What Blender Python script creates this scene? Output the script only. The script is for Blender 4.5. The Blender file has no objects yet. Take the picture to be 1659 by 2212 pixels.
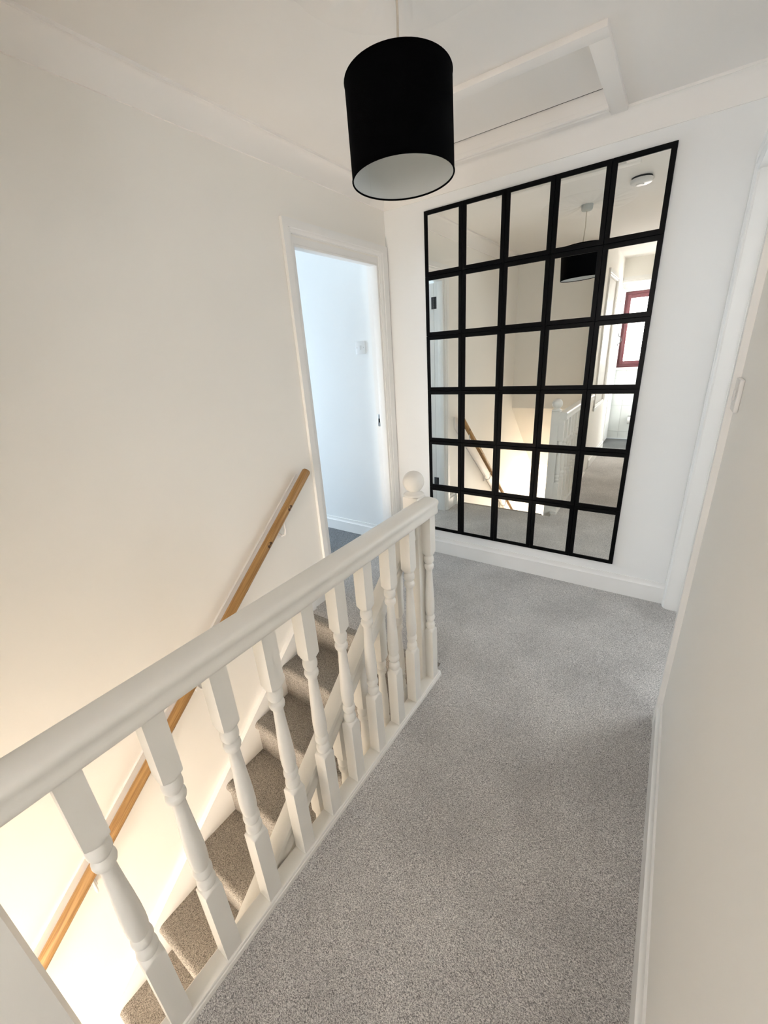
import bpy, bmesh, math, random
from mathutils import Vector, Matrix

random.seed(7)
SC = bpy.context.scene
COL = SC.collection

# ------------------------------------------------------------------ camera
cam_d = bpy.data.cameras.new('camera')
cam = bpy.data.objects.new('camera', cam_d)
COL.objects.link(cam)
cam.location = (1.3811, -2.557, 1.4517)
cam.rotation_euler = (1.2043, 0.0619, 0.595)
cam_d.sensor_fit = 'HORIZONTAL'
cam_d.sensor_width = 36.0
cam_d.lens = 877.7471 / 1659 * 36.0
cam_d.clip_start = 0.02
SC.camera = cam

# ------------------------------------------------------------------ world, light, exposure
world = bpy.data.worlds.new('world')
SC.world = world
world.use_nodes = True
world.node_tree.nodes['Background'].inputs[0].default_value = (0.80, 0.88, 1.0, 1)
world.node_tree.nodes['Background'].inputs[1].default_value = 1.0
SC.view_settings.view_transform = 'Standard'
SC.view_settings.look = 'None'
SC.view_settings.exposure = 0.14
SC.view_settings.gamma = 1.0
SC.view_settings.use_curve_mapping = False
SC.cycles.max_bounces = 10
SC.cycles.diffuse_bounces = 8
SC.cycles.glossy_bounces = 4
SC.cycles.use_adaptive_sampling = True
SC.cycles.adaptive_threshold = 0.12
SC.cycles.sample_clamp_indirect = 12.0

# daylight through the windows / glazed doors: strength of each lit pane
E_BED_LEFT = 11.5      # bedroom beyond the left doorway
E_BED_RIGHT = 6.0     # room beyond the right doorway
E_BATH = 13.0         # bathroom window behind the camera
E_BATH_FILL = 26.0    # added out-of-view pane that brightens the bathroom tiles
E_HALL = 39.0          # glazed front door at the foot of the stairs


# ------------------------------------------------------------------ materials
def new_mat(name):
    m = bpy.data.materials.new(name)
    m.use_nodes = True
    nt = m.node_tree
    return m, nt, nt.nodes['Principled BSDF']


def link(nt, a, ao, b, bi):
    nt.links.new(a.outputs[ao], b.inputs[bi])


def paint(name, col, rough=0.6, var=0.03, scale=3.0, bump=0.0, bscale=200.0, spec=0.4):
    m, nt, b = new_mat(name)
    tc = nt.nodes.new('ShaderNodeTexCoord')
    n = nt.nodes.new('ShaderNodeTexNoise')
    n.inputs['Scale'].default_value = scale
    n.inputs['Detail'].default_value = 1
    link(nt, tc, 'Object', n, 'Vector')
    r = nt.nodes.new('ShaderNodeValToRGB')
    c0 = [max(0, c * (1 - var)) for c in col]
    c1 = [min(1, c * (1 + var)) for c in col]
    r.color_ramp.elements[0].color = (*c0, 1)
    r.color_ramp.elements[1].color = (*c1, 1)
    r.color_ramp.elements[0].position = 0.3
    r.color_ramp.elements[1].position = 0.7
    link(nt, n, 'Fac', r, 'Fac')
    link(nt, r, 'Color', b, 'Base Color')
    b.inputs['Roughness'].default_value = rough
    b.inputs['Specular IOR Level'].default_value = spec
    if bump:
        n2 = nt.nodes.new('ShaderNodeTexNoise')
        n2.inputs['Scale'].default_value = bscale
        n2.inputs['Detail'].default_value = 3
        link(nt, tc, 'Object', n2, 'Vector')
        bp = nt.nodes.new('ShaderNodeBump')
        bp.inputs['Strength'].default_value = bump
        bp.inputs['Distance'].default_value = 0.002
        link(nt, n2, 'Fac', bp, 'Height')
        link(nt, bp, 'Normal', b, 'Normal')
    return m


def carpet(name, dark, light, scale=430.0, patch=0.13):
    m, nt, b = new_mat(name)
    tc = nt.nodes.new('ShaderNodeTexCoord')
    wn = nt.nodes.new('ShaderNodeTexNoise')      # lay of the pile, wandering
    wn.inputs['Scale'].default_value = 9.0
    wn.inputs['Detail'].default_value = 2
    link(nt, tc, 'Object', wn, 'Vector')
    vm = nt.nodes.new('ShaderNodeVectorMath')
    vm.operation = 'MULTIPLY_ADD'
    vm.inputs[1].default_value = (0.025, 0.025, 0.025)
    link(nt, wn, 'Color', vm, 0)
    link(nt, tc, 'Object', vm, 2)
    mp = nt.nodes.new('ShaderNodeMapping')
    mp.inputs['Rotation'].default_value = (0, 0, math.radians(35))
    mp.inputs['Scale'].default_value = (0.72, 1.0, 1.0)
    link(nt, vm, 'Vector', mp, 'Vector')
    n = nt.nodes.new('ShaderNodeTexNoise')       # tufts
    n.inputs['Scale'].default_value = scale
    n.inputs['Detail'].default_value = 2.2
    n.inputs['Roughness'].default_value = 0.6
    n.inputs['Distortion'].default_value = 0.8
    link(nt, mp, 'Vector', n, 'Vector')
    r = nt.nodes.new('ShaderNodeValToRGB')
    r.color_ramp.elements[0].position = 0.37
    r.color_ramp.elements[1].position = 0.63
    r.color_ramp.elements[0].color = (*dark, 1)
    r.color_ramp.elements[1].color = (*light, 1)
    link(nt, n, 'Fac', r, 'Fac')
    n2 = nt.nodes.new('ShaderNodeTexNoise')      # trodden patches of pile
    n2.inputs['Scale'].default_value = 3.2
    n2.inputs['Detail'].default_value = 2
    link(nt, tc, 'Object', n2, 'Vector')
    mr = nt.nodes.new('ShaderNodeMapRange')
    mr.inputs['From Min'].default_value = 0.3
    mr.inputs['From Max'].default_value = 0.7
    mr.inputs['To Min'].default_value = 1 - patch
    mr.inputs['To Max'].default_value = 1 + patch
    link(nt, n2, 'Fac', mr, 'Value')
    mx = nt.nodes.new('ShaderNodeMix')
    mx.data_type = 'RGBA'
    mx.blend_type = 'MULTIPLY'
    mx.inputs[0].default_value = 1.0
    link(nt, r, 'Color', mx, 6)
    cb = nt.nodes.new('ShaderNodeCombineColor')
    for i in range(3):
        link(nt, mr, 'Result', cb, i)
    link(nt, cb, 'Color', mx, 7)
    link(nt, mx, 2, b, 'Base Color')
    bp = nt.nodes.new('ShaderNodeBump')
    bp.inputs['Strength'].default_value = 0.9
    bp.inputs['Distance'].default_value = 0.006
    link(nt, n, 'Fac', bp, 'Height')
    link(nt, bp, 'Normal', b, 'Normal')
    b.inputs['Roughness'].default_value = 0.95
    b.inputs['Specular IOR Level'].default_value = 0.1
    b.inputs['Sheen Weight'].default_value = 0.15
    return m


def plain(name, col, rough=0.5, metal=0.0, spec=0.5):
    m, nt, b = new_mat(name)
    tc = nt.nodes.new('ShaderNodeTexCoord')
    n = nt.nodes.new('ShaderNodeTexNoise')
    n.inputs['Scale'].default_value = 60
    link(nt, tc, 'Object', n, 'Vector')
    mr = nt.nodes.new('ShaderNodeMapRange')
    mr.inputs['To Min'].default_value = max(0, rough - 0.04)
    mr.inputs['To Max'].default_value = min(1, rough + 0.04)
    link(nt, n, 'Fac', mr, 'Value')
    if rough > 0.06:
        link(nt, mr, 'Result', b, 'Roughness')
    else:
        b.inputs['Roughness'].default_value = rough
    b.inputs['Base Color'].default_value = (*col, 1)
    b.inputs['Metallic'].default_value = metal
    b.inputs['Specular IOR Level'].default_value = spec
    return m


def glow(name, col, strength):
    m = bpy.data.materials.new(name)
    m.use_nodes = True
    nt = m.node_tree
    nt.nodes.clear()
    e = nt.nodes.new('ShaderNodeEmission')
    e.inputs['Color'].default_value = (*col, 1)
    e.inputs['Strength'].default_value = strength
    o = nt.nodes.new('ShaderNodeOutputMaterial')
    link(nt, e, 'Emission', o, 'Surface')
    return m


def pine(name):
    m, nt, b = new_mat(name)
    tc = nt.nodes.new('ShaderNodeTexCoord')
    mp = nt.nodes.new('ShaderNodeMapping')
    mp.inputs['Scale'].default_value = (28, 28, 1.1)
    link(nt, tc, 'Object', mp, 'Vector')
    w = nt.nodes.new('ShaderNodeTexNoise')
    w.inputs['Scale'].default_value = 3.0
    w.inputs['Detail'].default_value = 6
    w.inputs['Distortion'].default_value = 1.2
    link(nt, mp, 'Vector', w, 'Vector')
    r = nt.nodes.new('ShaderNodeValToRGB')
    r.color_ramp.elements[0].position = 0.32
    r.color_ramp.elements[1].position = 0.72
    r.color_ramp.elements[0].color = (0.27, 0.135, 0.040, 1)
    r.color_ramp.elements[1].color = (0.53, 0.31, 0.115, 1)
    link(nt, w, 'Fac', r, 'Fac')
    link(nt, r, 'Color', b, 'Base Color')
    b.inputs['Roughness'].default_value = 0.38
    return m


def tile_floor(name):
    m, nt, b = new_mat(name)
    tc = nt.nodes.new('ShaderNodeTexCoord')
    n = nt.nodes.new('ShaderNodeTexNoise')
    n.inputs['Scale'].default_value = 26
    n.inputs['Detail'].default_value = 5
    link(nt, tc, 'Object', n, 'Vector')
    r = nt.nodes.new('ShaderNodeValToRGB')
    r.color_ramp.elements[0].color = (0.035, 0.037, 0.04, 1)
    r.color_ramp.elements[1].color = (0.13, 0.135, 0.14, 1)
    link(nt, n, 'Fac', r, 'Fac')
    link(nt, r, 'Color', b, 'Base Color')
    b.inputs['Roughness'].default_value = 0.3
    return m


M = {}
M['wall'] = paint('wall_paint', (0.88, 0.858, 0.815), 0.62, 0.012, 1.6)
M['wall_front'] = paint('wall_paint_daylit', (0.865, 0.87, 0.865), 0.6, 0.012, 1.6)  # wall paint with bluish bedroom daylight put into its colour
M['ceiling'] = paint('ceiling_paint', (0.89, 0.865, 0.835), 0.75, 0.015, 1.8)
M['wood'] = paint('gloss_white_woodwork', (0.81, 0.79, 0.745), 0.36, 0.02, 7.0)
M['wood_trim'] = paint('satin_white_trim', (0.86, 0.855, 0.84), 0.35, 0.015, 6.0)
M['carpet'] = carpet('grey_twist_carpet', (0.24, 0.228, 0.222), (0.95, 0.915, 0.885))
M['stair_carpet'] = carpet('stair_carpet_warm_lit', (0.15, 0.134, 0.115), (0.56, 0.51, 0.45), 320)  # same carpet, warm stairwell light put into a browner colour
M['bed_carpet'] = carpet('bedroom_carpet', (0.08, 0.083, 0.09), (0.34, 0.35, 0.37), 280)
M['black'] = plain('black_satin_frame', (0.0022, 0.0022, 0.0024), 0.34, 0, 0.10)
M['mirror'] = plain('silvered_mirror', (0.90, 0.90, 0.86), 0.0, 1.0)
M['shade'] = paint('black_fabric_shade', (0.0012, 0.0012, 0.0015), 0.85, 0.1, 40, 0.3, 900, 0.03)
M['liner'] = paint('white_shade_liner', (0.60, 0.62, 0.61), 0.5, 0.01, 8)
M['plastic'] = paint('white_plastic', (0.78, 0.77, 0.76), 0.3, 0.01, 20)
M['cord'] = paint('cream_cord', (0.62, 0.56, 0.48), 0.6, 0.03, 40)
M['pine'] = pine('varnished_pine')
M['knot'] = paint('pine_knot', (0.085, 0.040, 0.016), 0.45, 0.3, 90)
M['chrome'] = plain('chrome', (0.62, 0.62, 0.63), 0.16, 1.0)
M['dark_metal'] = plain('dark_metal', (0.05, 0.05, 0.053), 0.4, 0.5)
M['gap'] = plain('dark_gap', (0.01, 0.009, 0.008), 0.9)
M['maroon'] = plain('maroon_window_frame', (0.11, 0.028, 0.036), 0.4)
M['tile'] = paint('white_glazed_tile', (0.80, 0.83, 0.82), 0.12, 0.01, 8)
M['grout'] = paint('pale_grout', (0.55, 0.56, 0.55), 0.8, 0.03, 30)
M['vinyl'] = tile_floor('dark_vinyl_floor')
M['paper'] = paint('tissue_paper', (0.85, 0.85, 0.83), 0.9, 0.01, 30)
M['gray_plastic'] = paint('grey_plastic', (0.52, 0.54, 0.52), 0.4, 0.01, 30)
M['pane_left'] = glow('lit_pane_bedroom', (0.69, 0.85, 1.0), E_BED_LEFT)
M['pane_right'] = glow('lit_pane_right_room', (0.90, 0.96, 1.0), E_BED_RIGHT)
M['pane_bath'] = glow('lit_pane_bathroom', (1.0, 0.925, 0.90), E_BATH)
M['pane_bath_fill'] = glow('lit_pane_bath_fill', (0.92, 0.97, 1.0), E_BATH_FILL)
M['pane_hall'] = glow('lit_pane_front_door', (1.0, 0.885, 0.765), E_HALL)


# ------------------------------------------------------------------ helpers
def tag(o, label=None, cat=None, group=None, kind=None):
    if label: o['label'] = label
    if cat: o['category'] = cat
    if group: o['group'] = group
    if kind: o['kind'] = kind
    return o


def empty(name, loc=(0, 0, 0), label=None, cat=None, group=None, kind=None):
    o = bpy.data.objects.new(name, None)
    o.empty_display_size = 0.1
    COL.objects.link(o)
    o.location = loc
    return tag(o, label, cat, group, kind)


def put(name, me, mat, parent=None, loc=None):
    o = bpy.data.objects.new(name, me)
    COL.objects.link(o)
    if mat is not None and not me.materials:
        me.materials.append(M[mat])
    if parent is not None:
        o.parent = parent
        # children are given in world coordinates
        o.matrix_parent_inverse = Matrix.Translation(parent_world(parent)).inverted()
    if loc is not None:
        o.location = loc
    return o


def parent_world(p):
    v = Vector((0, 0, 0))
    while p is not None:
        v += Vector(p.location)
        if p.parent is not None:
            v += p.matrix_parent_inverse.translation
        p = p.parent
    return v


def finish(bm, name, smooth=None):
    bmesh.ops.recalc_face_normals(bm, faces=bm.faces)
    me = bpy.data.meshes.new(name)
    bm.to_mesh(me)
    bm.free()
    if smooth is not None:
        for p in me.polygons:
            p.use_smooth = True
        me.set_sharp_from_angle(angle=math.radians(smooth))
    return me


def bx(bm, x0, x1, y0, y1, z0, z1, bev=0.0, seg=2):
    vs = [bm.verts.new(c) for c in ((x0, y0, z0), (x1, y0, z0), (x1, y1, z0), (x0, y1, z0),
                                    (x0, y0, z1), (x1, y0, z1), (x1, y1, z1), (x0, y1, z1))]
    fs = [bm.faces.new([vs[i] for i in f]) for f in
          ((3, 2, 1, 0), (4, 5, 6, 7), (0, 1, 5, 4), (1, 2, 6, 5), (2, 3, 7, 6), (3, 0, 4, 7))]
    if bev > 0:
        es = list({e for f in fs for e in f.edges})
        bmesh.ops.bevel(bm, geom=es, offset=bev, segments=seg, profile=0.5, affect='EDGES')
    return vs


def box_me(name, *a, bev=0.0, seg=2):
    bm = bmesh.new()
    if a and isinstance(a[0], (tuple, list)):
        for q in a:
            bx(bm, *q, bev=bev, seg=seg)
    else:
        bx(bm, *a, bev=bev, seg=seg)
    return finish(bm, name, 40 if bev else None)


def extrude_profile(name, prof, fn0, fn1, smooth=None, closed=True):
    """prof: list of (a, b); fn0 / fn1 map (a, b) to the two end points."""
    bm = bmesh.new()
    A = [bm.verts.new(fn0(a, b)) for a, b in prof]
    B = [bm.verts.new(fn1(a, b)) for a, b in prof]
    n = len(prof)
    for i in range(n if closed else n - 1):
        j = (i + 1) % n
        bm.faces.new((A[i], A[j], B[j], B[i]))
    if closed:
        bm.faces.new(A)
        bm.faces.new(list(reversed(B)))
    return finish(bm, name, smooth)


def lathe(name, prof, seg=24, cx=0.0, cy=0.0, smooth=35, cap=True):
    bm = bmesh.new()
    rings = []
    for r, z in prof:
        if r <= 1e-6:
            rings.append([bm.verts.new((cx, cy, z))])
        else:
            rings.append([bm.verts.new((cx + r * math.cos(2 * math.pi * k / seg), cy + r * math.sin(2 * math.pi * k / seg), z))
                          for k in range(seg)])
    for a, b in zip(rings, rings[1:]):
        for k in range(seg):
            l = (k + 1) % seg
            if len(a) == 1 and len(b) == 1:
                continue
            if len(a) == 1:
                bm.faces.new((a[0], b[k], b[l]))
            elif len(b) == 1:
                bm.faces.new((a[k], a[l], b[0]))
            else:
                bm.faces.new((a[k], a[l], b[l], b[k]))
    if cap:
        for rg in (rings[0], rings[-1]):
            if len(rg) > 2:
                bm.faces.new(rg)
    return finish(bm, name, smooth)


def tube(name, pts, r, seg=10, smooth=50):
    bm = bmesh.new()
    pts = [Vector(p) for p in pts]
    rings = []
    for i, p in enumerate(pts):
        d = (pts[min(i + 1, len(pts) - 1)] - pts[max(i - 1, 0)]).normalized()
        u = d.orthogonal().normalized() if i == 0 else (u - d * u.dot(d)).normalized()
        w = d.cross(u)
        rings.append([bm.verts.new(p + r * (math.cos(2 * math.pi * k / seg) * u + math.sin(2 * math.pi * k / seg) * w)) for k in range(seg)])
    for a, b in zip(rings, rings[1:]):
        for k in range(seg):
            l = (k + 1) % seg
            bm.faces.new((a[k], a[l], b[l], b[k]))
    bm.faces.new(rings[0])
    bm.faces.new(rings[-1])
    return finish(bm, name, smooth)


# ------------------------------------------------------------------ dimensions
XL = -0.288      # left wall face
XR = 1.535       # right wall face
HC = 2.40        # ceiling
YB = -4.06       # end of the hallway behind the camera
ZG = -2.70       # ground floor
WT = 0.087       # left wall thickness
YN = -1.155      # nosing of the landing
D1 = (-0.84, -0.105, 2.00)      # left doorway, clear opening
D2 = (-0.925, -0.065, 2.05)     # right doorway, clear opening

# ------------------------------------------------------------------ setting: floors
f = put('floor', box_me('floor', (0.63, XR + 0.10, YB, YN + 0.055, -0.22, 0.0),
                        (XL - WT, XR + 0.10, YN + 0.055, 0.0, -0.22, 0.0)), 'carpet')
tag(f, 'grey twist-pile carpet of the landing and the passage beside the balustrade', 'floor', kind='structure')
f = put('floor_bedroom', box_me('floor_bedroom', -3.4, XL - WT, -3.0, 0.0, -0.22, -0.002), 'bed_carpet')
tag(f, 'darker blue-grey carpet of the bedroom seen through the left doorway', 'floor', kind='structure')
f = put('floor_right_room', box_me('floor_right_room', XR + 0.10, 4.2, -2.8, 0.0, -0.22, -0.002), 'carpet')
tag(f, 'grey carpet of the room beyond the right doorway', 'floor', kind='structure')
f = put('floor_bathroom', box_me('floor_bathroom', 0.3, 1.9, -4.84, YB, -0.22, -0.004), 'vinyl')
tag(f, 'dark mottled vinyl floor of the bathroom seen in the mirror', 'floor', kind='structure')
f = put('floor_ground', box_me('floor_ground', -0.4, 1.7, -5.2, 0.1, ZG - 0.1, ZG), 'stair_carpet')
tag(f, 'carpet of the lower hall at the foot of the stairs', 'floor', kind='structure')

# ------------------------------------------------------------------ setting: ceilings
HX0, HX1, HY0, HY1 = 0.215, 0.97, -0.62, -0.14      # loft opening
c = put('ceiling', box_me('ceiling', (XL - WT, HX0 - 0.02, -4.1, 0.0, HC, HC + 0.05), (HX1 + 0.02, XR + 0.1, -4.1, 0.0, HC, HC + 0.05),
                          (HX0 - 0.02, HX1 + 0.02, -4.1, HY0 - 0.02, HC, HC + 0.05), (HX0 - 0.02, HX1 + 0.02, HY1 + 0.02, 0.0, HC, HC + 0.05)), 'ceiling')
tag(c, 'matt white ceiling of the landing with the loft opening', 'ceiling', kind='structure')
CEIL = c
c2 = put('ceiling_bedroom', box_me('ceiling_bedroom', -3.4, XL - WT, -3.0, 0.0, HC, HC + 0.05), 'ceiling')
tag(c2, 'white ceiling of the bedroom beyond the left doorway', 'ceiling', kind='structure')
c2 = put('ceiling_right_room', box_me('ceiling_right_room', XR + 0.1, 4.2, -2.8, 0.0, HC, HC + 0.05), 'ceiling')
tag(c2, 'white ceiling of the room beyond the right doorway', 'ceiling', kind='structure')
c2 = put('ceiling_bathroom', box_me('ceiling_bathroom', 0.3, 1.9, -4.94, YB - 0.1, 2.36, 2.41), 'ceiling')
tag(c2, 'white ceiling of the bathroom', 'ceiling', kind='structure')
# sloping soffit over the lower flight + lower hall ceiling
YBH = -2.78
prof = [(YBH, 0.729), (YBH - 0.10, 0.729), (-3.90, -0.22), (-5.2, -0.22), (-5.2, -0.27), (-3.86, -0.27)]
c2 = put('ceiling_soffit', extrude_profile('ceiling_soffit', prof, lambda a, b: (XL, a, b), lambda a, b: (0.55, a, b)), 'wall')
tag(c2, 'sloping soffit over the lower flight of the stairs', 'ceiling', kind='structure')
c2 = put('ceiling_ground', box_me('ceiling_ground', 0.55, 1.7, -5.2, 0.0, -0.27, -0.222), 'ceiling')
tag(c2, 'ceiling of the lower hall under the landing', 'ceiling', kind='structure')

# ------------------------------------------------------------------ setting: walls
w = put('wall_front', box_me('wall_front', (-3.4, 2.0, 0.0, 0.10, ZG, HC + 0.05), (3.6, 4.2, 0.0, 0.10, ZG, HC + 0.05), (2.0, 3.6, 0.0, 0.10, ZG, 0.85), (2.0, 3.6, 0.0, 0.10, 2.15, HC + 0.05)), 'wall_front')
tag(w, 'white wall carrying the black grid mirror', 'wall', kind='structure')
w = put('wall_left', box_me('wall_left',
        (XL - WT, XL, -5.2, D1[0] - 0.03, ZG, HC), (XL - WT, XL, D1[1] + 0.03, 0.0, ZG, HC),
        (XL - WT, XL, D1[0] - 0.03, D1[1] + 0.03, D1[2] + 0.03, HC),
        (XL - WT, XL, D1[0] - 0.03, D1[1] + 0.03, ZG, -0.22)), 'wall')
tag(w, 'tall cream wall along the stairwell with the bedroom doorway', 'wall', kind='structure')
w = put('wall_right', box_me('wall_right',
        (XR, XR + 0.1, YB - 0.1, D2[0] - 0.03, 0.0, HC), (XR, XR + 0.1, D2[1] + 0.03, 0.0, 0.0, HC),
        (XR, XR + 0.1, D2[0] - 0.03, D2[1] + 0.03, D2[2] + 0.03, HC)), 'wall')
tag(w, 'cream wall along the right of the passage with a light switch', 'wall', kind='structure')
w = put('wall_passage_left', box_me('wall_passage_left', (0.55, 0.645, -2.86, -2.617, -0.22, HC),
        (0.55, 0.645, -3.52, -2.86, -0.22, 0.74), (0.55, 0.645, -3.52, -2.86, 2.10, HC), (0.55, 0.645, YB, -3.52, -0.22, HC)), 'wall')
tag(w, 'wall on which the balustrade ends, left of the passage behind', 'wall', kind='structure')
w = put('wall_bulkhead', box_me('wall_bulkhead', XL, 0.55, YBH - 0.1, YBH, 0.729, HC), 'wall')
tag(w, 'cream bulkhead wall over the stairs, seen in the mirror', 'wall', kind='structure')
w = put('wall_passage_end', box_me('wall_passage_end', (0.30, 0.635, YB - 0.1, YB, 0.0, HC), (1.40, XR, YB - 0.1, YB, 0.0, HC),
                                   (0.635, 1.40, YB - 0.1, YB, 2.13, HC)), 'wall')
tag(w, 'end wall of the passage around the bathroom doorway', 'wall', kind='structure')
w = put('wall_bathroom', box_me('wall_bathroom', (0.30, 0.60, -4.94, -4.84, 0.0, 2.36), (1.35, 1.9, -4.94, -4.84, 0.0, 2.36),
                                (0.60, 1.35, -4.94, -4.84, 0.0, 1.07), (0.60, 1.35, -4.94, -4.84, 2.09, 2.36)), 'grout')
tag(w, 'tiled bathroom wall around the maroon window, seen in the mirror', 'wall', kind='structure')
WB = w
w = put('wall_bathroom_side', box_me('wall_bathroom_side', (0.22, 0.30, -4.94, YB, 0.0, 2.36), (1.9, 2.0, -4.94, -4.78, 0.0, 2.36), (1.9, 2.0, -4.24, YB, 0.0, 2.36),
                                          (1.9, 2.0, -4.78, -4.24, 0.0, 0.95), (1.9, 2.0, -4.78, -4.24, 2.1, 2.36)), 'tile')
tag(w, 'white side walls of the bathroom', 'wall', kind='structure')
w = put('wall_bedroom', box_me('wall_bedroom', (-3.5, -3.4, -3.1, -2.1, 0, HC), (-3.5, -3.4, -0.25, 0.1, 0, HC), (-3.5, -3.4, -2.1, -0.25, 0, 0.40),
                               (-3.5, -3.4, -2.1, -0.25, 1.60, HC), (-3.4, XL - WT, -3.1, -3.0, 0, HC)), 'wall_front')
tag(w, 'white walls of the bedroom around its window', 'wall', kind='structure')
w = put('wall_right_room', box_me('wall_right_room', (1.635, 4.2, -2.9, -2.8, 0, HC), (4.2, 4.3, -2.9, 0.1, 0, HC)), 'wall_front')
tag(w, 'white walls of the room beyond the right doorway', 'wall', kind='structure')
w = put('wall_ground', box_me('wall_ground', (XR, XR + 0.1, -5.2, 0.0, ZG, -0.22), (XL, 0.2, -5.3, -5.2, ZG, -0.22), (1.1, XR, -5.3, -5.2, ZG, -0.22),
                              (0.2, 1.1, -5.3, -5.2, -0.6, -0.22)), 'wall')
tag(w, 'walls of the lower hall', 'wall', kind='structure')


# ------------------------------------------------------------------ windows and glazed door that let the light in
def window(n, axis, x0, x1, y0, y1, z0, z1, fr, pane_mat, frame_mat, label, d=0.05, mull=()):
    """axis 'y': plane at y0..y1; axis 'x': plane at x0..x1"""
    bm = bmesh.new()
    if axis == 'y':
        bx(bm, x0, x1, y0, y1, z0, z0 + fr, 0.004); bx(bm, x0, x1, y0, y1, z1 - fr, z1, 0.004)
        bx(bm, x0, x0 + fr, y0, y1, z0 + fr, z1 - fr, 0.004); bx(bm, x1 - fr, x1, y0, y1, z0 + fr, z1 - fr, 0.004)
    else:
        bx(bm, x0, x1, y0, y1, z0, z0 + fr, 0.004); bx(bm, x0, x1, y0, y1, z1 - fr, z1, 0.004)
        bx(bm, x0, x1, y0, y0 + fr, z0 + fr, z1 - fr, 0.004); bx(bm, x0, x1, y1 - fr, y1, z0 + fr, z1 - fr, 0.004)
    o = put('window_%d' % n, finish(bm, 'window_frame', 40), frame_mat)
    tag(o, label, 'window', kind='structure')
    e = fr - 0.004
    if axis == 'y':
        ym = (y0 + y1) / 2
        put('pane', box_me('pane', x0 + e, x1 - e, ym - 0.003, ym + 0.003, z0 + e, z1 - e), pane_mat, o)
    else:
        xm = (x0 + x1) / 2
        put('pane', box_me('pane', xm - 0.003, xm + 0.003, y0 + e, y1 - e, z0 + e, z1 - e), pane_mat, o)
    return o


WIN = window(1, 'y', 0.60, 1.35, -4.90, -4.855, 1.07, 2.09, 0.045, 'pane_bath', 'maroon',
             'bathroom window with a maroon frame and bright frosted glass, seen in the mirror')
bm = bmesh.new()
for q in ((0.642, 0.692, 1.112, 2.048), (1.258, 1.308, 1.112, 2.048)):
    bx(bm, q[0], q[1], -4.87, -4.845, q[2], q[3], 0.004)
for q in ((0.690, 1.260, 1.112, 1.160), (0.690, 1.260, 2.0, 2.048)):
    bx(bm, q[0], q[1], -4.87, -4.845, q[2], q[3], 0.004)
put('sash', finish(bm, 'sash', 40), 'maroon', WIN)
put('sill', box_me('sill', 0.57, 1.38, -4.86, -4.80, 1.035, 1.07, bev=0.006), 'plastic', WIN)
window(2, 'x', -3.48, -3.42, -2.1, -0.25, 0.40, 1.60, 0.05, 'pane_left', 'wood', 'white-framed bedroom window beyond the left doorway')
window(3, 'y', 2.0, 3.6, 0.03, 0.09, 0.85, 2.15, 0.05, 'pane_right', 'wood', 'white-framed window of the room beyond the right doorway')
window(4, 'y', 0.2, 1.1, -5.28, -5.22, ZG, -0.6, 0.12, 'pane_hall', 'wood', 'glazed front door at the foot of the stairs')

window(5, 'x', 1.92, 1.98, -4.78, -4.24, 0.95, 2.10, 0.045, 'pane_bath_fill', 'maroon', 'added maroon-framed fill-light pane in the side of the bathroom')  # unseen light source, added to lift the tiled wall

# bathroom tiles
tw, th = 0.237, 0.40
tm = box_me('tile', -tw / 2 + 0.0015, tw / 2 - 0.0015, -0.004, 0.004, -th / 2 + 0.0015, th / 2 - 0.0015)
for i in range(7):
    for j in range(6):
        x = 0.408 + i * tw + 0.0005
        z = 0.117 + th * (j - 0.5)
        z0, z1 = max(0.0, z - th / 2), min(2.355, z + th / 2)
        if x + tw / 2 > 1.9:
            continue
        inx = x + tw / 2 > 0.605 and x - tw / 2 < 1.345
        spans = [(z0, z1)]
        if inx:
            spans = [(a, b) for a, b in ((z0, min(z1, 1.035)), (max(z0, 2.09), z1)) if b - a > 0.02]
        for a, b in spans:
            if abs((b - a) - th) < 1e-4:
                put('tile', tm, 'tile', WB, (x, -4.839, (a + b) / 2))
            else:
                put('tile', box_me('tile', -tw / 2 + 0.0015, tw / 2 - 0.0015, -0.004, 0.004, -(b - a) / 2 + 0.0015, (b - a) / 2 - 0.0015),
                    'tile', WB, (x, -4.839, (a + b) / 2))

# ------------------------------------------------------------------ trim: cornice
ZC = 2.294
cp = [(0.0, ZC), (0.007, ZC), (0.0075, ZC + 0.008)]
for k in range(9):
    t = k / 8 * math.pi / 2
    cp.append((0.0075 + (0.0435 - 0.0075) * (1 - math.cos(t)), ZC + 0.010 + (HC - 0.012 - ZC - 0.010) * math.sin(t)))
cp += [(0.0440, HC - 0.011), (0.0485, HC - 0.0105), (0.0490, HC), (0.0, HC)]
o = put('trim_1', extrude_profile('cornice', cp, lambda d, z: (XL + d, YBH, z), lambda d, z: (XL + d, -d, z), 30), 'ceiling')
tag(o, 'plaster cove cornice along the top of the stairwell wall', 'cornice', kind='structure')
o = put('trim_2', extrude_profile('cornice', cp, lambda d, z: (XL + d, -d, z), lambda d, z: (XR - d, -d, z), 30), 'ceiling')
tag(o, 'plaster cove cornice above the black grid mirror', 'cornice', kind='structure')
o = put('trim_3', extrude_profile('cornice', cp, lambda d, z: (XR - d, -d, z), lambda d, z: (XR - d, YB, z), 30), 'ceiling')
tag(o, 'plaster cove cornice along the top of the right wall', 'cornice', kind='structure')

# ------------------------------------------------------------------ baseboards
def skirt_prof(h=0.128, d=0.016):
    p = [(0.0, 0.0), (d, 0.0), (d, h - 0.030)]
    for k in range(1, 6):
        t = k / 5 * math.pi / 2
        p.append((d - (d - 0.007) * math.sin(t), h - 0.030 + 0.020 * (1 - math.cos(t))))
    p += [(0.006, h), (0.0, h)]
    return p


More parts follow.
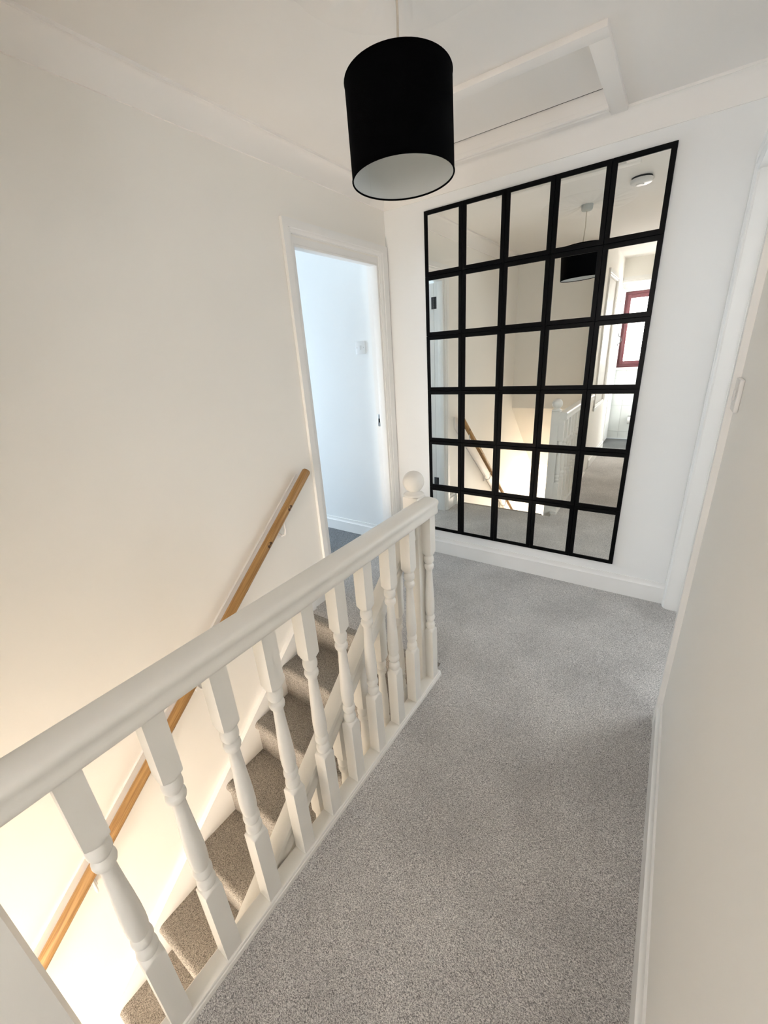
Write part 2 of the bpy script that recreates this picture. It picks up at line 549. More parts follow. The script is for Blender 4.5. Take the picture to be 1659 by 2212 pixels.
sp = skirt_prof()
o = put('baseboard_front', extrude_profile('skirting', sp, lambda d, z: (XL, -d, z), lambda d, z: (XR, -d, z), 30), 'wood_trim')
tag(o, 'white moulded skirting board under the black grid mirror', 'baseboard', kind='structure')
o = put('baseboard_right', extrude_profile('skirting', sp, lambda d, z: (XR - d, -1.0, z), lambda d, z: (XR - d, YB, z), 30), 'wood_trim')
tag(o, 'white moulded skirting board along the right wall', 'baseboard', kind='structure')
o = put('baseboard_left', extrude_profile('skirting', sp, lambda d, z: (XL + d, -0.911, z), lambda d, z: (XL + d, -1.06, z), 30), 'wood_trim')
tag(o, 'short white skirting board between the bedroom doorway and the stairs', 'baseboard', kind='structure')
o = put('baseboard_bedroom', extrude_profile('skirting', skirt_prof(0.118), lambda d, z: (-3.4, -d, z), lambda d, z: (XL - WT, -d, z), 30), 'wood_trim')
tag(o, 'white skirting board of the bedroom under the light switch', 'baseboard', kind='structure')
o = put('baseboard_passage', extrude_profile('skirting', sp, lambda d, z: (0.645 + d, -2.87, z), lambda d, z: (0.645 + d, YB, z), 30), 'wood_trim')
tag(o, 'white skirting board on the left of the passage, seen in the mirror', 'baseboard', kind='structure')


# ------------------------------------------------------------------ doorways
def casing_leg(name, prof, place0, place1, parent, mat='wood_trim'):
    return put(name, extrude_profile(name, prof, place0, place1, 30), mat, parent)


def cas_prof(wd, th_):
    # across the casing: 0 = outer edge, wd = inner edge
    return [(0, 0), (0, th_), (wd * 0.60, th_), (wd * 0.64, th_ - 0.004), (wd * 0.70, th_ - 0.004), (wd * 0.80, th_ - 0.0045),
            (wd * 0.90, th_ - 0.008), (wd * 0.93, th_ - 0.010), (wd, th_ - 0.010), (wd, 0)]


# left doorway
dl = empty('door_1', (XL, (D1[0] + D1[1]) / 2, 0), 'open bedroom doorway with white architrave in the stairwell wall', 'door', kind='structure')
T1 = 0.018
ZH = 2.100
cpn = cas_prof(0.060, T1)
cpf = cas_prof(0.086, T1)
# mitred legs and head (profile coordinate a = distance from the outer edge)
casing_leg('architrave', cpn, lambda a, t: (XL + t, -0.911 + a, 0.0), lambda a, t: (XL + t, -0.911 + a, ZH - a), dl)
casing_leg('architrave', cpf, lambda a, t: (XL + t, -0.012 - a, 0.0), lambda a, t: (XL + t, -0.012 - a, ZH - a * 0.70), dl)
casing_leg('architrave', cpn, lambda a, t: (XL + t, -0.911 + a, ZH - a), lambda a, t: (XL + t, -0.012 - a / 0.70, ZH - a), dl)
put('lining', box_me('lining', (XL - WT, XL + 0.001, D1[0] - 0.03, D1[0], 0, D1[2] + 0.03), (XL - WT, XL + 0.001, D1[1], D1[1] + 0.03, 0, D1[2] + 0.03),
                     (XL - WT, XL + 0.001, D1[0], D1[1], D1[2], D1[2] + 0.03)), 'wood_trim', dl)
put('door_stop', box_me('door_stop', (-0.338, XL + 0.0, D1[1] - 0.010, D1[1], 0, D1[2]), (-0.338, XL, D1[0], D1[0] + 0.010, 0, D1[2]),
                        (-0.338, XL, D1[0] + 0.010, D1[1] - 0.010, D1[2] - 0.012, D1[2]), bev=0.0015), 'wood_trim', dl)
put('joint_gap', box_me('joint_gap', -0.3405, -0.3381, D1[1] - 0.004, D1[1] + 0.0005, 0.0, D1[2] - 0.02), 'gap', dl)
sk = put('strike_plate', box_me('strike_plate', -0.363, -0.343, D1[1] - 0.0015, D1[1] + 0.001, 0.975, 1.06, bev=0.0005), 'chrome', dl)
put('latch_hole', box_me('latch_hole', -0.358, -0.346, D1[1] - 0.0022, D1[1], 1.002, 1.030), 'gap', sk)
# leaf, open 90 degrees into the bedroom
lf = put('door_leaf', box_me('door_leaf', XL - WT - 0.735, XL - WT - 0.003, D1[0] - 0.036, D1[0] - 0.001, 0.008, 1.985, bev=0.002), 'wood_trim', dl)
for hz in (0.284, 1.837):
    bm = bmesh.new()
    bx(bm, XL - WT - 0.024, XL - WT - 0.001, D1[0] - 0.001, D1[0] + 0.0015, hz - 0.045, hz + 0.045)
    bx(bm, XL - WT + 0.003, XL - WT + 0.024, D1[0] - 0.001, D1[0] + 0.0015, hz - 0.045, hz + 0.045)
    for k in range(5):
        bmesh.ops.create_cone(bm, cap_ends=True, segments=10, radius1=0.0055, radius2=0.0055, depth=0.0165,
                              matrix=Matrix.Translation((XL - WT + 0.001, D1[0] + 0.004, hz - 0.036 + 0.018 * k)))
    put('hinge', finish(bm, 'hinge', 40), 'dark_metal', lf)

# right doorway
dr = empty('door_2', (XR, (D2[0] + D2[1]) / 2, 0), 'white doorway in the right wall next to the mirror wall', 'door', kind='structure')
T2 = 0.018
c7 = cas_prof(0.070, T2)
c5 = cas_prof(0.058, T2)
ZH2 = D2[2] + 0.068
casing_leg('architrave', c7, lambda a, t: (XR - t, D2[0] - 0.075 + a, 0.0), lambda a, t: (XR - t, D2[0] - 0.075 + a, ZH2 - a), dr)
casing_leg('architrave', c5, lambda a, t: (XR - t, -0.002 - a, 0.0), lambda a, t: (XR - t, -0.002 - a, ZH2 - a * 70 / 58), dr)
casing_leg('architrave', c7, lambda a, t: (XR - t, D2[0] - 0.075 + a, ZH2 - a), lambda a, t: (XR - t, -0.002 - a * 58 / 70, ZH2 - a), dr)
put('lining', box_me('lining', (XR - 0.001, XR + 0.1, D2[0] - 0.03, D2[0], 0, D2[2] + 0.03), (XR - 0.001, XR + 0.1, D2[1], D2[1] + 0.03, 0, D2[2] + 0.03),
                     (XR - 0.001, XR + 0.1, D2[0], D2[1], D2[2], D2[2] + 0.03)), 'wood_trim', dr)
put('door_stop', box_me('door_stop', (XR + 0.055, XR + 0.075, D2[0], D2[0] + 0.010, 0, D2[2]), (XR + 0.055, XR + 0.075, D2[1] - 0.010, D2[1], 0, D2[2]),
                        (XR + 0.055, XR + 0.075, D2[0] + 0.01, D2[1] - 0.01, D2[2] - 0.010, D2[2])), 'wood_trim', dr)

# bathroom doorway behind the camera, with its leaf folded inwards
db = empty('door_3', (1.0, YB, 0), 'bathroom doorway with white architrave at the end of the passage, seen in the mirror', 'door', kind='structure')
cb = cas_prof(0.062, 0.016)
casing_leg('architrave', cb, lambda a, t: (0.590 + a, YB + t, 0.0), lambda a, t: (0.590 + a, YB + t, 2.19 - a), db)
casing_leg('architrave', cb, lambda a, t: (1.447 - a, YB + t, 0.0), lambda a, t: (1.447 - a, YB + t, 2.19 - a), db)
casing_leg('architrave', cb, lambda a, t: (0.590 + a, YB + t, 2.19 - a), lambda a, t: (1.447 - a, YB + t, 2.19 - a), db)
put('threshold', box_me('threshold', 0.635, 1.40, YB - 0.03, YB + 0.006, 0.0, 0.006, bev=0.002), 'chrome', db)
lf = put('door_leaf', box_me('door_leaf', 0.585, 0.622, -4.79, YB - 0.105, 0.01, 2.10, bev=0.002), 'wood_trim', db)
put('pull_handle', tube('pull_handle', [(0.622, -4.53, 1.36), (0.628, -4.53, 1.40), (0.650, -4.53, 1.415), (0.668, -4.53, 1.45), (0.650, -4.53, 1.495), (0.628, -4.53, 1.51), (0.622, -4.53, 1.55)], 0.006, 8), 'dark_metal', lf)

# over-stairs cupboard in the passage wall
dc = empty('door_4', (0.645, -3.19, 0.74), 'raised white over-stairs cupboard door in the passage, seen in the mirror', 'door', kind='structure')
c6 = cas_prof(0.06, 0.018)
casing_leg('architrave', c6, lambda a, t: (0.645 + t, -2.80 - a, 0.74), lambda a, t: (0.645 + t, -2.80 - a, 2.16 - a), dc)
casing_leg('architrave', c6, lambda a, t: (0.645 + t, -3.58 + a, 0.74), lambda a, t: (0.645 + t, -3.58 + a, 2.16 - a), dc)
casing_leg('architrave', c6, lambda a, t: (0.645 + t, -2.80 - a, 2.16 - a), lambda a, t: (0.645 + t, -3.58 + a, 2.16 - a), dc)
casing_leg('architrave', c6, lambda a, t: (0.645 + t, -2.80, 0.70 + a), lambda a, t: (0.645 + t, -3.58, 0.70 + a), dc)
put('door_leaf', box_me('door_leaf', 0.60, 0.636, -3.517, -2.863, 0.745, 2.096, bev=0.002), 'wood_trim', dc)

# ------------------------------------------------------------------ staircase
GO, RI, SL = 0.237, 0.2085, 0.87
XS0, XS1 = XL + 0.030, 0.551
st = empty('staircase', (0.15, YN, 0), 'straight carpeted staircase going down along the stairwell wall', 'staircase')


def step_mesh(name, yb, yt, z, drop, r=0.026):
    """profile in (y, z): back edge yb, nosing tip yt, tread z, riser height drop"""
    p = [(yb, z)]
    for k in range(7):
        t = math.pi / 2 - k / 6 * (math.pi / 2 + 0.75)
        p.append((yt + r - r * math.cos(t), z - r + r * math.sin(t)))
    p += [(yt + 0.016, z - 0.055), (yt + 0.017, z - drop - 0.004), (yb, z - drop - 0.004)]
    me = extrude_profile(name, p, lambda a, b: (XS0, a, b), lambda a, b: (XS1, a, b), 35)
    return me


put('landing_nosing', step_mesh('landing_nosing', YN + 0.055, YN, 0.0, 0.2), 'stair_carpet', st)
for k in range(12):
    z = -0.2 - RI * k
    yt = YN - GO * (k + 1)
    drop = RI if z - RI > ZG else z - ZG
    if drop < 0.03:
        break
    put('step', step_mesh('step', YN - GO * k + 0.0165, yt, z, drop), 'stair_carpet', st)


def string_top(y):
    return -0.040 + SL * (y + 1.246)


ya, yz = -1.052, -4.05
pr_ = [(ya, string_top(ya)), (yz, string_top(yz)), (yz, string_top(yz) - 0.30), (ya, string_top(ya) - 0.30 - 0.10)]
put('wall_string', extrude_profile('wall_string', pr_, lambda a, b: (XL + 0.0006, a, b), lambda a, b: (XL + 0.030, a, b)), 'wood_trim', st)
ya2 = -1.2610
pr_ = [(ya2, string_top(ya2)), (yz, string_top(yz)), (yz, string_top(yz) - 0.31), (ya2, string_top(ya2) - 0.31)]
put('outer_string', extrude_profile('outer_string', pr_, lambda a, b: (0.5515, a, b), lambda a, b: (0.602, a, b)), 'wood', st)
put('apron_board', box_me('apron_board', (0.6215, 0.6295, -2.616, YN - 0.001, -0.2195, -0.001)), 'wood', st)

# ------------------------------------------------------------------ balusters
def radius_profile(z):
    P = [(0.0, 0.06), (0.283, 0.06), (0.2835, 0.0320), (0.2985, 0.0172), (0.3005, 0.0185), (0.306, 0.0212), (0.313, 0.0217), (0.321, 0.0208), (0.328, 0.0165),
         (0.333, 0.0150), (0.337, 0.0165), (0.344, 0.0208), (0.352, 0.0216), (0.360, 0.0206), (0.366, 0.0165), (0.370, 0.0180), (0.385, 0.0203), (0.408, 0.0211),
         (0.440, 0.0205), (0.480, 0.0188), (0.525, 0.0164), (0.565, 0.0146), (0.590, 0.0138), (0.594, 0.0150), (0.600, 0.0195), (0.608, 0.0213), (0.615, 0.0208),
         (0.620, 0.0172), (0.6235, 0.0150), (0.6265, 0.0168), (0.633, 0.0206), (0.642, 0.0217), (0.652, 0.0210), (0.659, 0.0178), (0.662, 0.0172), (0.678, 0.0320),
         (0.6785, 0.06), (0.9, 0.06)]
    for (a, ra), (b, rb) in zip(P, P[1:]):
        if a <= z <= b:
            return ra + (rb - ra) * (z - a) / (b - a)
    return 0.06


def baluster_mesh(h=0.0215, z0=0.025, z1=0.850):
    zs = [z0, 0.2834] + [0.2835 + k * 0.0025 for k in range(0, 7)] + [0.3005, 0.303, 0.306, 0.3095, 0.313, 0.317, 0.321, 0.325, 0.328, 0.333, 0.337, 0.3405, 0.344, 0.348, 0.352, 0.356, 0.360,
          0.366, 0.370, 0.385, 0.408, 0.440, 0.480, 0.525, 0.565, 0.590, 0.594, 0.597, 0.600, 0.604, 0.608, 0.6115, 0.615, 0.6175, 0.620, 0.6235, 0.6265, 0.63, 0.633, 0.6375, 0.642, 0.647, 0.652,
          0.656, 0.659, 0.662, 0.6652, 0.6684, 0.6716, 0.6748, 0.678, 0.6786, z1]
    seg = 24
    bm = bmesh.new()
    rings = []
    for z in zs:
        R = radius_profile(z)
        ring = []
        for k in range(seg):
            t = 2 * math.pi * k / seg
            sq = h / max(abs(math.cos(t)), abs(math.sin(t)))
            r = min(sq, R)
            ring.append(bm.verts.new((r * math.cos(t), r * math.sin(t), z)))
        rings.append(ring)
    for a, b in zip(rings, rings[1:]):
        for k in range(seg):
            l = (k + 1) % seg
            bm.faces.new((a[k], a[l], b[l], b[k]))
    bm.faces.new(rings[0])
    bm.faces.new(rings[-1])
    return finish(bm, 'baluster', 32)


BAL = baluster_mesh()


def sloped_baluster():
    me = BAL.copy()
    zs = [v.co.z for v in me.vertices]
    lo, hi = min(zs), max(zs)
    for v in me.vertices:
        if abs(v.co.z - lo) < 1e-6:
            v.co.z = 0.0610 + SL * v.co.y
        elif abs(v.co.z - hi) < 1e-6:
            v.co.z = 0.8480 + 0.872 * v.co.y
    return me


BAL2 = sloped_baluster()
BXC = 0.638
lb = empty('landing_balustrade', (BXC, -1.9, 0), 'white balustrade with turned balusters and ball-topped newel along the landing', 'balustrade')
for y in (-2.507, -2.366, -2.224, -2.083, -1.951, -1.815, -1.678, -1.533, -1.395, -1.233):
    put('baluster', BAL, 'wood', lb, (BXC, y + 0.0215, 0.0))
# handrail
rp = [(0.660, 0.8445), (0.669, 0.846), (0.675, 0.851), (0.6775, 0.858), (0.6770, 0.866), (0.6755, 0.874), (0.6757, 0.881), (0.678, 0.888), (0.6808, 0.895), (0.6805, 0.902),
      (0.6765, 0.908), (0.669, 0.912), (0.657, 0.9142), (0.642, 0.915)]
rp += [(2 * 0.642 - x, z) for x, z in reversed(rp[:-1])]
put('handrail', extrude_profile('handrail', rp, lambda a, b: (a, -2.617, b), lambda a, b: (a, -1.197, b), 38), 'wood', lb)
# base rail with two arrises
kp = [(0.613, 0.0), (0.613, 0.022), (0.616, 0.025), (0.662, 0.025), (0.664, 0.0225), (0.6645, 0.016), (0.667, 0.014), (0.6675, 0.0)]
put('base_rail', extrude_profile('base_rail', kp, lambda a, b: (a, -2.617, b), lambda a, b: (a, -1.168, b), 30), 'wood', lb)
# newel post with ball finial
nw = put('newel_post', box_me('newel_post', 0.552, 0.620, -1.260, -1.192, -0.95, 0.922, bev=0.004), 'wood', lb)
nx, ny = 0.586, -1.226
fp = [(0.0, 0.920), (0.036, 0.921), (0.0415, 0.924), (0.042, 0.928), (0.038, 0.933), (0.029, 0.937), (0.0225, 0.942)]
for k in range(15):
    t = -math.pi / 2 + 0.52 + (math.pi - 0.52) * k / 14
    fp.append((max(0.0, 0.043 * math.cos(t)) if k < 14 else 0.0, 0.981 + 0.043 * math.sin(t)))
put('ball_finial', lathe('ball_finial', fp, 32, nx, ny, 50), 'wood', nw)

# ------------------------------------------------------------------ banister of the stairs (on the open side of the flight)
sb = empty('stair_banister', (0.583, -1.8, 0), 'sloping white banister with turned balusters behind the landing balustrade', 'banister')
XC = 0.5795


def rail_top(y):
    return 0.380 + 0.872 * (y + 1.78)


th_ = math.atan(0.872)
sp2 = [(-0.022, -0.072), (0.022, -0.072), (0.031, -0.066), (0.033, -0.056), (0.028, -0.044), (0.028, -0.034), (0.033, -0.022), (0.031, -0.010), (0.020, -0.002), (0.0, 0.0),
       (-0.020, -0.002), (-0.031, -0.010), (-0.033, -0.022), (-0.028, -0.034), (-0.028, -0.044), (-0.033, -0.056), (-0.031, -0.066)]
sp2 = [(a * 0.9, b) for a, b in sp2]
put('handrail', extrude_profile('stair_handrail', sp2, lambda a, b: (XC + a, -1.2610, rail_top(-1.2610) + b / math.cos(th_)),
                                lambda a, b: (XC + a, -3.9, rail_top(-3.9) + b / math.cos(th_)), 38), 'wood', sb)
y = -1.407
while y > -3.85:
    yc = y + 0.0215
    put('baluster', BAL2, 'wood', sb, (XC, yc, string_top(yc) - 0.06))
    y -= 0.137

# ------------------------------------------------------------------ wall handrail
wh = empty('wall_handrail', (XL, -1.8, 0.2), 'varnished pine handrail on white brackets on the stairwell wall', 'handrail')
RX = XL + 0.075


def wr(y):
    return 0.751 + 0.8765 * (y + 1.183)


ang = math.atan(0.8765)
y0, y1 = -1.022, -3.75
L = math.hypot(y1 - y0, wr(y1) - wr(y0))
prof = []
rr = 0.0235
bm = bmesh.new()
rings = []
for zz, s in ((0.0, 0.80), (0.006, 0.97), (0.012, 1.0), (L / 2, 1.0), (L, 1.0)):
    rings.append([bm.verts.new((s * rr * math.cos(2 * math.pi * k / 24), s * rr * math.sin(2 * math.pi * k / 24), zz)) for k in range(24)])
for a, b in zip(rings, rings[1:]):
    for k in range(24):
        bm.faces.new((a[k], a[(k + 1) % 24], b[(k + 1) % 24], b[k]))
bm.faces.new(rings[0]); bm.faces.new(rings[-1])
me = finish(bm, 'rail', 40)
rail = put('rail', me, 'pine', wh)
dirv = Vector((0, y1 - y0, wr(y1) - wr(y0))).normalized()
rail.matrix_parent_inverse = Matrix.Translation(Vector(wh.location)).inverted()
rail.location = (RX, y0, wr(y0))
rail.rotation_mode = 'QUATERNION'
rail.rotation_quaternion = dirv.to_track_quat('Z', 'Y')
# knots: shallow dark ovals let into the rail's surface
for dist, a, rad in ((0.235, 2.6, 0.014), (0.455, 2.5, 0.014), (0.70, 3.4, 0.006), (1.35, 3.3, 0.007)):
    c = Vector((RX, y0, wr(y0))) + dirv * dist
    nrm = Vector((math.cos(math.radians(-8)), 0, 0)) + Vector((0, -dirv.z, dirv.y)) * 0.0
    up = dirv.cross(Vector((1, 0, 0))).normalized()
    if up.z < 0:
        up = -up
    nrm = (Vector((1, 0, 0)) * math.cos(a - 2.9) + up * math.sin(2.9 - a - 0.4)).normalized()
    bm = bmesh.new()
    e1 = dirv
    e2 = nrm.cross(dirv).normalized()
    cen = bm.verts.new(c + nrm * (rr + 0.0006))
    ring = []
    for k in range(14):
        t = 2 * math.pi * k / 14
        v = c + e1 * (rad * 1.25 * math.cos(t))
        # wrap onto the cylinder
        ph = rad * math.sin(t) / rr
        v = v + (nrm * math.cos(ph) + e2 * math.sin(ph)) * (rr + 0.0003)
        ring.append(bm.verts.new(v))
    for k in range(14):
        bm.faces.new((cen, ring[k], ring[(k + 1) % 14]))
    put('knot', finish(bm, 'knot', 60), 'knot', wh)
# white batten behind the rail
bp_ = [(-1.043, 0.872), (-3.70, 0.872 + 0.868 * (-3.70 + 1.043)), (-3.70, 0.872 + 0.868 * (-3.70 + 1.043) - 0.105), (-1.043, 0.872 - 0.105)]
put('backing_board', extrude_profile('backing_board', bp_, lambda a, b: (XL, a, b), lambda a, b: (XL + 0.012, a, b)), 'wood_trim', wh)
for by in (-1.235, -1.853, -2.46, -3.08):
    bz = wr(by) - 0.115
    bk = put('bracket', tube('bracket', [(XL + 0.012, by, bz), (XL + 0.04, by, bz - 0.012), (XL + 0.068, by, bz + 0.002), (RX + 0.002, by, bz + 0.03), (RX, by, bz + 0.092)], 0.0048, 10), 'plastic', wh)
    put('bracket_plate', box_me('bracket_plate', XL + 0.0, XL + 0.016, by - 0.014, by + 0.014, bz - 0.03, bz + 0.03, bev=0.002), 'plastic', bk)

# ------------------------------------------------------------------ grid mirror
MW, MH, MZ = 1.2395, 2.0463, 0.188
tw_, th2 = MW / 5, MH / 6
gm = empty('grid_mirror', (MW / 2, 0, MZ), 'large wall mirror of thirty black-framed panes in a grid', 'mirror')
fb = 0.0228
g = 0.0006


def mirror_tile():
    bm = bmesh.new()
    a, b = tw_ / 2 - g, th2 / 2 - g
    # front profile across the bar: outer chamfer, face, inner step
    prof = [(0.0, 0.0), (0.0, 0.0105), (0.0013, 0.012), (fb - 0.002, 0.012), (fb, 0.0105), (fb, 0.004)]
    rings = []
    for d, t in prof:
        rings.append([bm.verts.new(v) for v in ((-a + d, -t, -b + d), (a - d, -t, -b + d), (a - d, -t, b - d), (-a + d, -t, b - d))])
    for p, q in zip(rings, rings[1:]):
        for k in range(4):
            l = (k + 1) % 4
            bm.faces.new((p[k], p[l], q[l], q[k]))
    return finish(bm, 'mirror_tile')


put('seam_dark_sheet', box_me('seam_dark_sheet', 0.002, MW - 0.002, -0.0015, -0.0002, MZ + 0.002, MZ + MH - 0.002), 'black', gm)  # dark sheet added behind the tiles so their seams stay dark
MT = mirror_tile()
MG = box_me('glass', -tw_ / 2 + fb - 0.003, tw_ / 2 - fb + 0.003, -0.0075, -0.002, -th2 / 2 + fb - 0.003, th2 / 2 - fb + 0.003)
for j in range(6):
    for i in range(5):
        loc = (tw_ * (i + 0.5), -0.0010, MZ + th2 * (5.5 - j))
        t = put('mirror_tile', MT, 'black', gm, loc)
        gl = bpy.data.objects.new('glass', MG)
        COL.objects.link(gl)
        if not MG.materials:
            MG.materials.append(M['mirror'])
        gl.parent = t

# ------------------------------------------------------------------ loft hatch
lh = empty('loft_hatch', (0.6, -0.4, HC), 'white loft hatch in the ceiling with a boarded frame', 'hatch')
zf = HC - 0.020
put('frame_board', box_me('frame_board', 0.150, 1.035, -0.680, HY0, zf, HC + 0.001, bev=0.002), 'ceiling', lh)
put('frame_board', box_me('frame_board', HX1, 1.035, HY0, -0.050, zf, HC + 0.001, bev=0.002), 'ceiling', lh)
put('frame_board', box_me('frame_board', 0.150, HX0, HY0, -0.050, zf, HC + 0.001, bev=0.002), 'ceiling', lh)
mp_ = [(HY1 + 0.001, HC), (HY1 + 0.001, zf), (HY1 + 0.006, zf - 0.004), (HY1 + 0.012, zf - 0.004), (HY1 + 0.014, zf + 0.001), (HY1 + 0.03, zf + 0.001), (HY1 + 0.036, zf - 0.003), (HY1 + 0.05, zf - 0.003), (HY1 + 0.056, zf + 0.004),
       (HY1 + 0.09, zf + 0.004), (HY1 + 0.09, HC)]
put('frame_moulding', extrude_profile('frame_moulding', mp_, lambda a, b: (HX0, a, b), lambda a, b: (HX1, a, b)), 'ceiling', lh)
put('lining', box_me('lining', (HX0 - 0.02, HX1 + 0.02, HY1, HY1 + 0.02, HC - 0.004, HC + 0.075), (HX0 - 0.02, HX1 + 0.02, HY0 - 0.02, HY0, HC - 0.004, HC + 0.075),
                     (HX0 - 0.02, HX0, HY0, HY1, HC - 0.004, HC + 0.075), (HX1, HX1 + 0.02, HY0, HY1, HC - 0.004, HC + 0.075)), 'ceiling', lh)
put('hatch_panel', box_me('hatch_panel', HX0, HX1, HY0, HY1 - 0.006, HC + 0.048, HC + 0.062), 'ceiling', lh)
put('joint_gap', box_me('joint_gap', HX0, HX1, HY1 - 0.006, HY1 - 0.0005, HC + 0.0485, HC + 0.055), 'gap', lh)

# ------------------------------------------------------------------ pendant lamp
PX, PY = 0.6509, -1.3281
pl = empty('pendant_light', (PX, PY, HC), 'black drum pendant lampshade with white lining hanging from the ceiling', 'lamp')
axis = Vector((-0.0389, 0.0275, 1)).normalized()
SR, SH, SZ = 0.1449, 0.2214, 1.9198
rot = Vector((0, 0, 1)).rotation_difference(axis).to_matrix().to_4x4()
base = Matrix.Translation((PX, PY, SZ)) @ rot


def shade_wall(name, r0, r1, z0, z1, seg=64):
    bm = bmesh.new()
    ps = [(r0, z0), (r0, z1), (r1, z1), (r1, z0)]
    rings = [[bm.verts.new(base @ Vector((r * math.cos(2 * math.pi * k / seg), r * math.sin(2 * math.pi * k / seg), z))) for k in range(seg)] for r, z in ps]
    for i in range(4):
        a, b = rings[i], rings[(i + 1) % 4]
        for k in range(seg):
            bm.faces.new((a[k], a[(k + 1) % seg], b[(k + 1) % seg], b[k]))
    return finish(bm, name, 40)


shd = put('shade', shade_wall('shade', SR - 0.0012, SR, 0.0, SH), 'shade', pl)
put('shade_lining', shade_wall('shade_lining', SR - 0.0026, SR - 0.0013, 0.0035, SH - 0.0035), 'liner', shd)


def torus(name, R, r, z, seg=64, m=8):
    bm = bmesh.new()
    rg = []
    for k in range(seg):
        t = 2 * math.pi * k / seg
        rg.append([bm.verts.new(base @ Vector(((R + r * math.cos(2 * math.pi * q / m)) * math.cos(t), (R + r * math.cos(2 * math.pi * q / m)) * math.sin(t), z + r * math.sin(2 * math.pi * q / m)))) for q in range(m)])
    for k in range(seg):
        a, b = rg[k], rg[(k + 1) % seg]
        for q in range(m):
            bm.faces.new((a[q], a[(q + 1) % m], b[(q + 1) % m], b[q]))
    return finish(bm, name, 60)


put('rim', torus('rim', SR - 0.001, 0.0024, 0.001), 'shade', shd)
put('rim', torus('rim', SR - 0.001, 0.0024, SH - 0.001), 'shade', shd)
# lining seam
sa = math.radians(166)
bm = bmesh.new()
for z0_, z1_ in ((0.004, SH - 0.004),):
    vs = []
    for da in (-0.003, 0.003):
        for z in (z0_, z1_):
            vs.append(bm.verts.new(base @ Vector(((SR - 0.0030) * math.cos(sa + da), (SR - 0.0030) * math.sin(sa + da), z))))
    bm.faces.new((vs[0], vs[2], vs[3], vs[1]))
put('lining_seam', finish(bm, 'lining_seam'), 'gray_plastic', shd)
# spider fitting near the top
top_c = base @ Vector((0, 0, SH - 0.03))
bm = bmesh.new()
for k in range(3):
    t = 2 * math.pi * k / 3 + 0.3
    a = top_c
    b = base @ Vector(((SR - 0.002) * math.cos(t), (SR - 0.002) * math.sin(t), SH - 0.004))
    mid = (a + b) / 2
    d = (b - a)
    bmesh.ops.create_cone(bm, cap_ends=True, segments=8, radius1=0.0016, radius2=0.0016, depth=d.length,
                          matrix=Matrix.Translation(mid) @ d.to_track_quat('Z', 'Y').to_matrix().to_4x4())
put('spider', finish(bm, 'spider', 60), 'plastic', shd)
cx_, cy_ = top_c.x, top_c.y
put('lamp_holder', lathe('lamp_holder', [(0.0, top_c.z + 0.012), (0.010, top_c.z + 0.012), (0.019, top_c.z + 0.004), (0.021, top_c.z - 0.004), (0.019, top_c.z - 0.010), (0.0175, top_c.z - 0.045), (0.0, top_c.z - 0.045)], 20, cx_, cy_), 'plastic', pl)
put('cord', tube('cord', [(PX, PY, HC - 0.03), (PX - 0.0005, PY, HC - 0.08), (PX + 0.001, PY, HC - 0.14), (cx_, cy_, top_c.z + 0.01)], 0.0032, 10), 'cord', pl)
put('ceiling_rose', lathe('ceiling_rose', [(0.0, HC - 0.040), (0.020, HC - 0.040), (0.034, HC - 0.037), (0.0385, HC - 0.030), (0.040, HC - 0.012), (0.040, HC)], 32, PX, PY), 'gray_plastic', pl)

# swirled plaster round the rose: low relief on the ceiling
bm = bmesh.new()
NR, NA = 16, 150
grid = []
for i in range(NR + 1):
    r = 0.03 + 0.30 * i / NR
    ring = []
    for k in range(NA):
        t = 2 * math.pi * k / NA
        fall = math.sin(math.pi * min(1, i / NR)) if 0 < i < NR else 0
        lobes = 0.5 + 0.5 * math.sin(11 * t + 3.0 * math.sin(2 * t) + 6 * r)
        fine = 0.5 + 0.5 * math.sin(37 * t + 4 * math.sin(3 * t) - 14 * r)
        z = HC - 0.0004 - 0.013 * fall * (0.35 + 0.45 * lobes + 0.35 * fine * (0.4 + 0.6 * lobes))
        if i in (0, NR):
            z = HC + 0.002
        ring.append(bm.verts.new((PX + r * math.cos(t), PY + r * math.sin(t), z)))
    grid.append(ring)
for a, b in zip(grid, grid[1:]):
    for k in range(NA):
        l = (k + 1) % NA
        bm.faces.new((a[k], b[k], b[l], a[l]))
put('plaster_swirl', finish(bm, 'plaster_swirl', 60), 'ceiling', CEIL)

# ------------------------------------------------------------------ smoke alarm (in the mirror, on the ceiling)
sa_ = empty('smoke_alarm', (1.017, -1.006, HC), 'round white smoke alarm on the ceiling, seen in the mirror', 'smoke alarm')
put('base', lathe('base', [(0.0, HC - 0.010), (0.055, HC - 0.010), (0.058, HC - 0.007), (0.058, HC)], 40, 1.017, -1.006), 'dark_metal', sa_)
put('body', lathe('body', [(0.0, HC - 0.036), (0.045, HC - 0.036), (0.058, HC - 0.031), (0.063, HC - 0.022), (0.063, HC - 0.011), (0.0, HC - 0.011)], 40, 1.017, -1.006), 'plastic', sa_)
put('test_button', lathe('test_button', [(0.0, HC - 0.041), (0.020, HC - 0.041), (0.024, HC - 0.038), (0.024, HC - 0.034), (0.0, HC - 0.034)], 28, 1.010, -1.006), 'plastic', sa_)


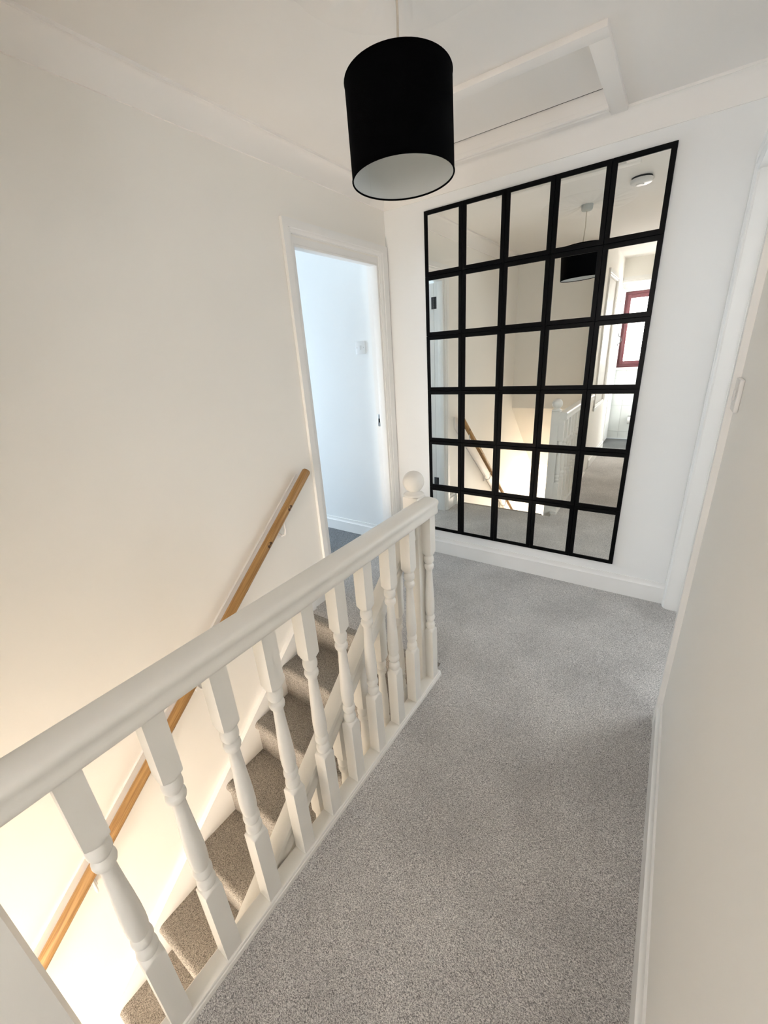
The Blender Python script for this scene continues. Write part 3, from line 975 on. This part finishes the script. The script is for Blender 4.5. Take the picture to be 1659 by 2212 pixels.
# ------------------------------------------------------------------ light switches
def switch_plate(root, cx, cz, face, normal, size=0.087, depth=0.010):
    """flat plate on a wall. normal: '-y' or '-x'; face = wall coordinate"""
    s = size / 2
    def B(a0, a1, z0, z1, d0, d1, bev):
        if normal == '-y':
            return (a0, a1, face - d1, face - d0, z0, z1)
        return (face - d1, face - d0, a0, a1, z0, z1)
    put('plate', box_me('plate', *B(cx - s, cx + s, cz - s, cz + s, 0, depth, 0), bev=0.003), 'plastic', root)
    put('rocker', box_me('rocker', *B(cx - 0.008, cx + 0.008, cz - 0.014, cz + 0.014, depth - 0.002, depth + 0.004, 0), bev=0.0015), 'plastic', root)
    for sx in (-0.030, 0.030):
        put('screw', box_me('screw', *B(cx + sx - 0.0032, cx + sx + 0.0032, cz - 0.0032, cz + 0.0032, depth - 0.001, depth + 0.0008, 0), bev=0.001), 'gray_plastic', root)


s1 = empty('light_switch', (-0.548, 0, 1.475), 'square white light switch on the bedroom wall seen through the doorway', 'light switch')
switch_plate(s1, -0.548, 1.519, 0.0, '-y')
s2 = empty('light_switch', (XR, -1.06, 1.25), 'white light switch seen edge-on on the right wall', 'light switch')
switch_plate(s2, -1.060, 1.292, XR, '-x', 0.086, 0.011)

# ------------------------------------------------------------------ toilet roll in the bathroom
hx, hy, hz = 0.925, -4.835, 0.335
th_o = tag(put('toilet_roll_holder', box_me('toilet_roll_holder', (hx - 0.03, hx + 0.03, hy, hy + 0.012, hz - 0.02, hz + 0.03), (hx - 0.06, hx + 0.06, hy + 0.012, hy + 0.075, hz + 0.022, hz + 0.034), bev=0.004), 'chrome'),
           'chrome toilet roll holder on the bathroom tiles, seen in the mirror', 'holder')
bm = bmesh.new()
bmesh.ops.create_cone(bm, cap_ends=True, segments=28, radius1=0.052, radius2=0.052, depth=0.10, matrix=Matrix.Translation((hx, hy + 0.062, hz - 0.036)) @ Matrix.Rotation(math.pi / 2, 4, 'Y'))
tag(put('toilet_roll', finish(bm, 'toilet_roll', 40), 'paper'), 'white toilet roll hanging under the chrome holder, seen in the mirror', 'toilet roll')
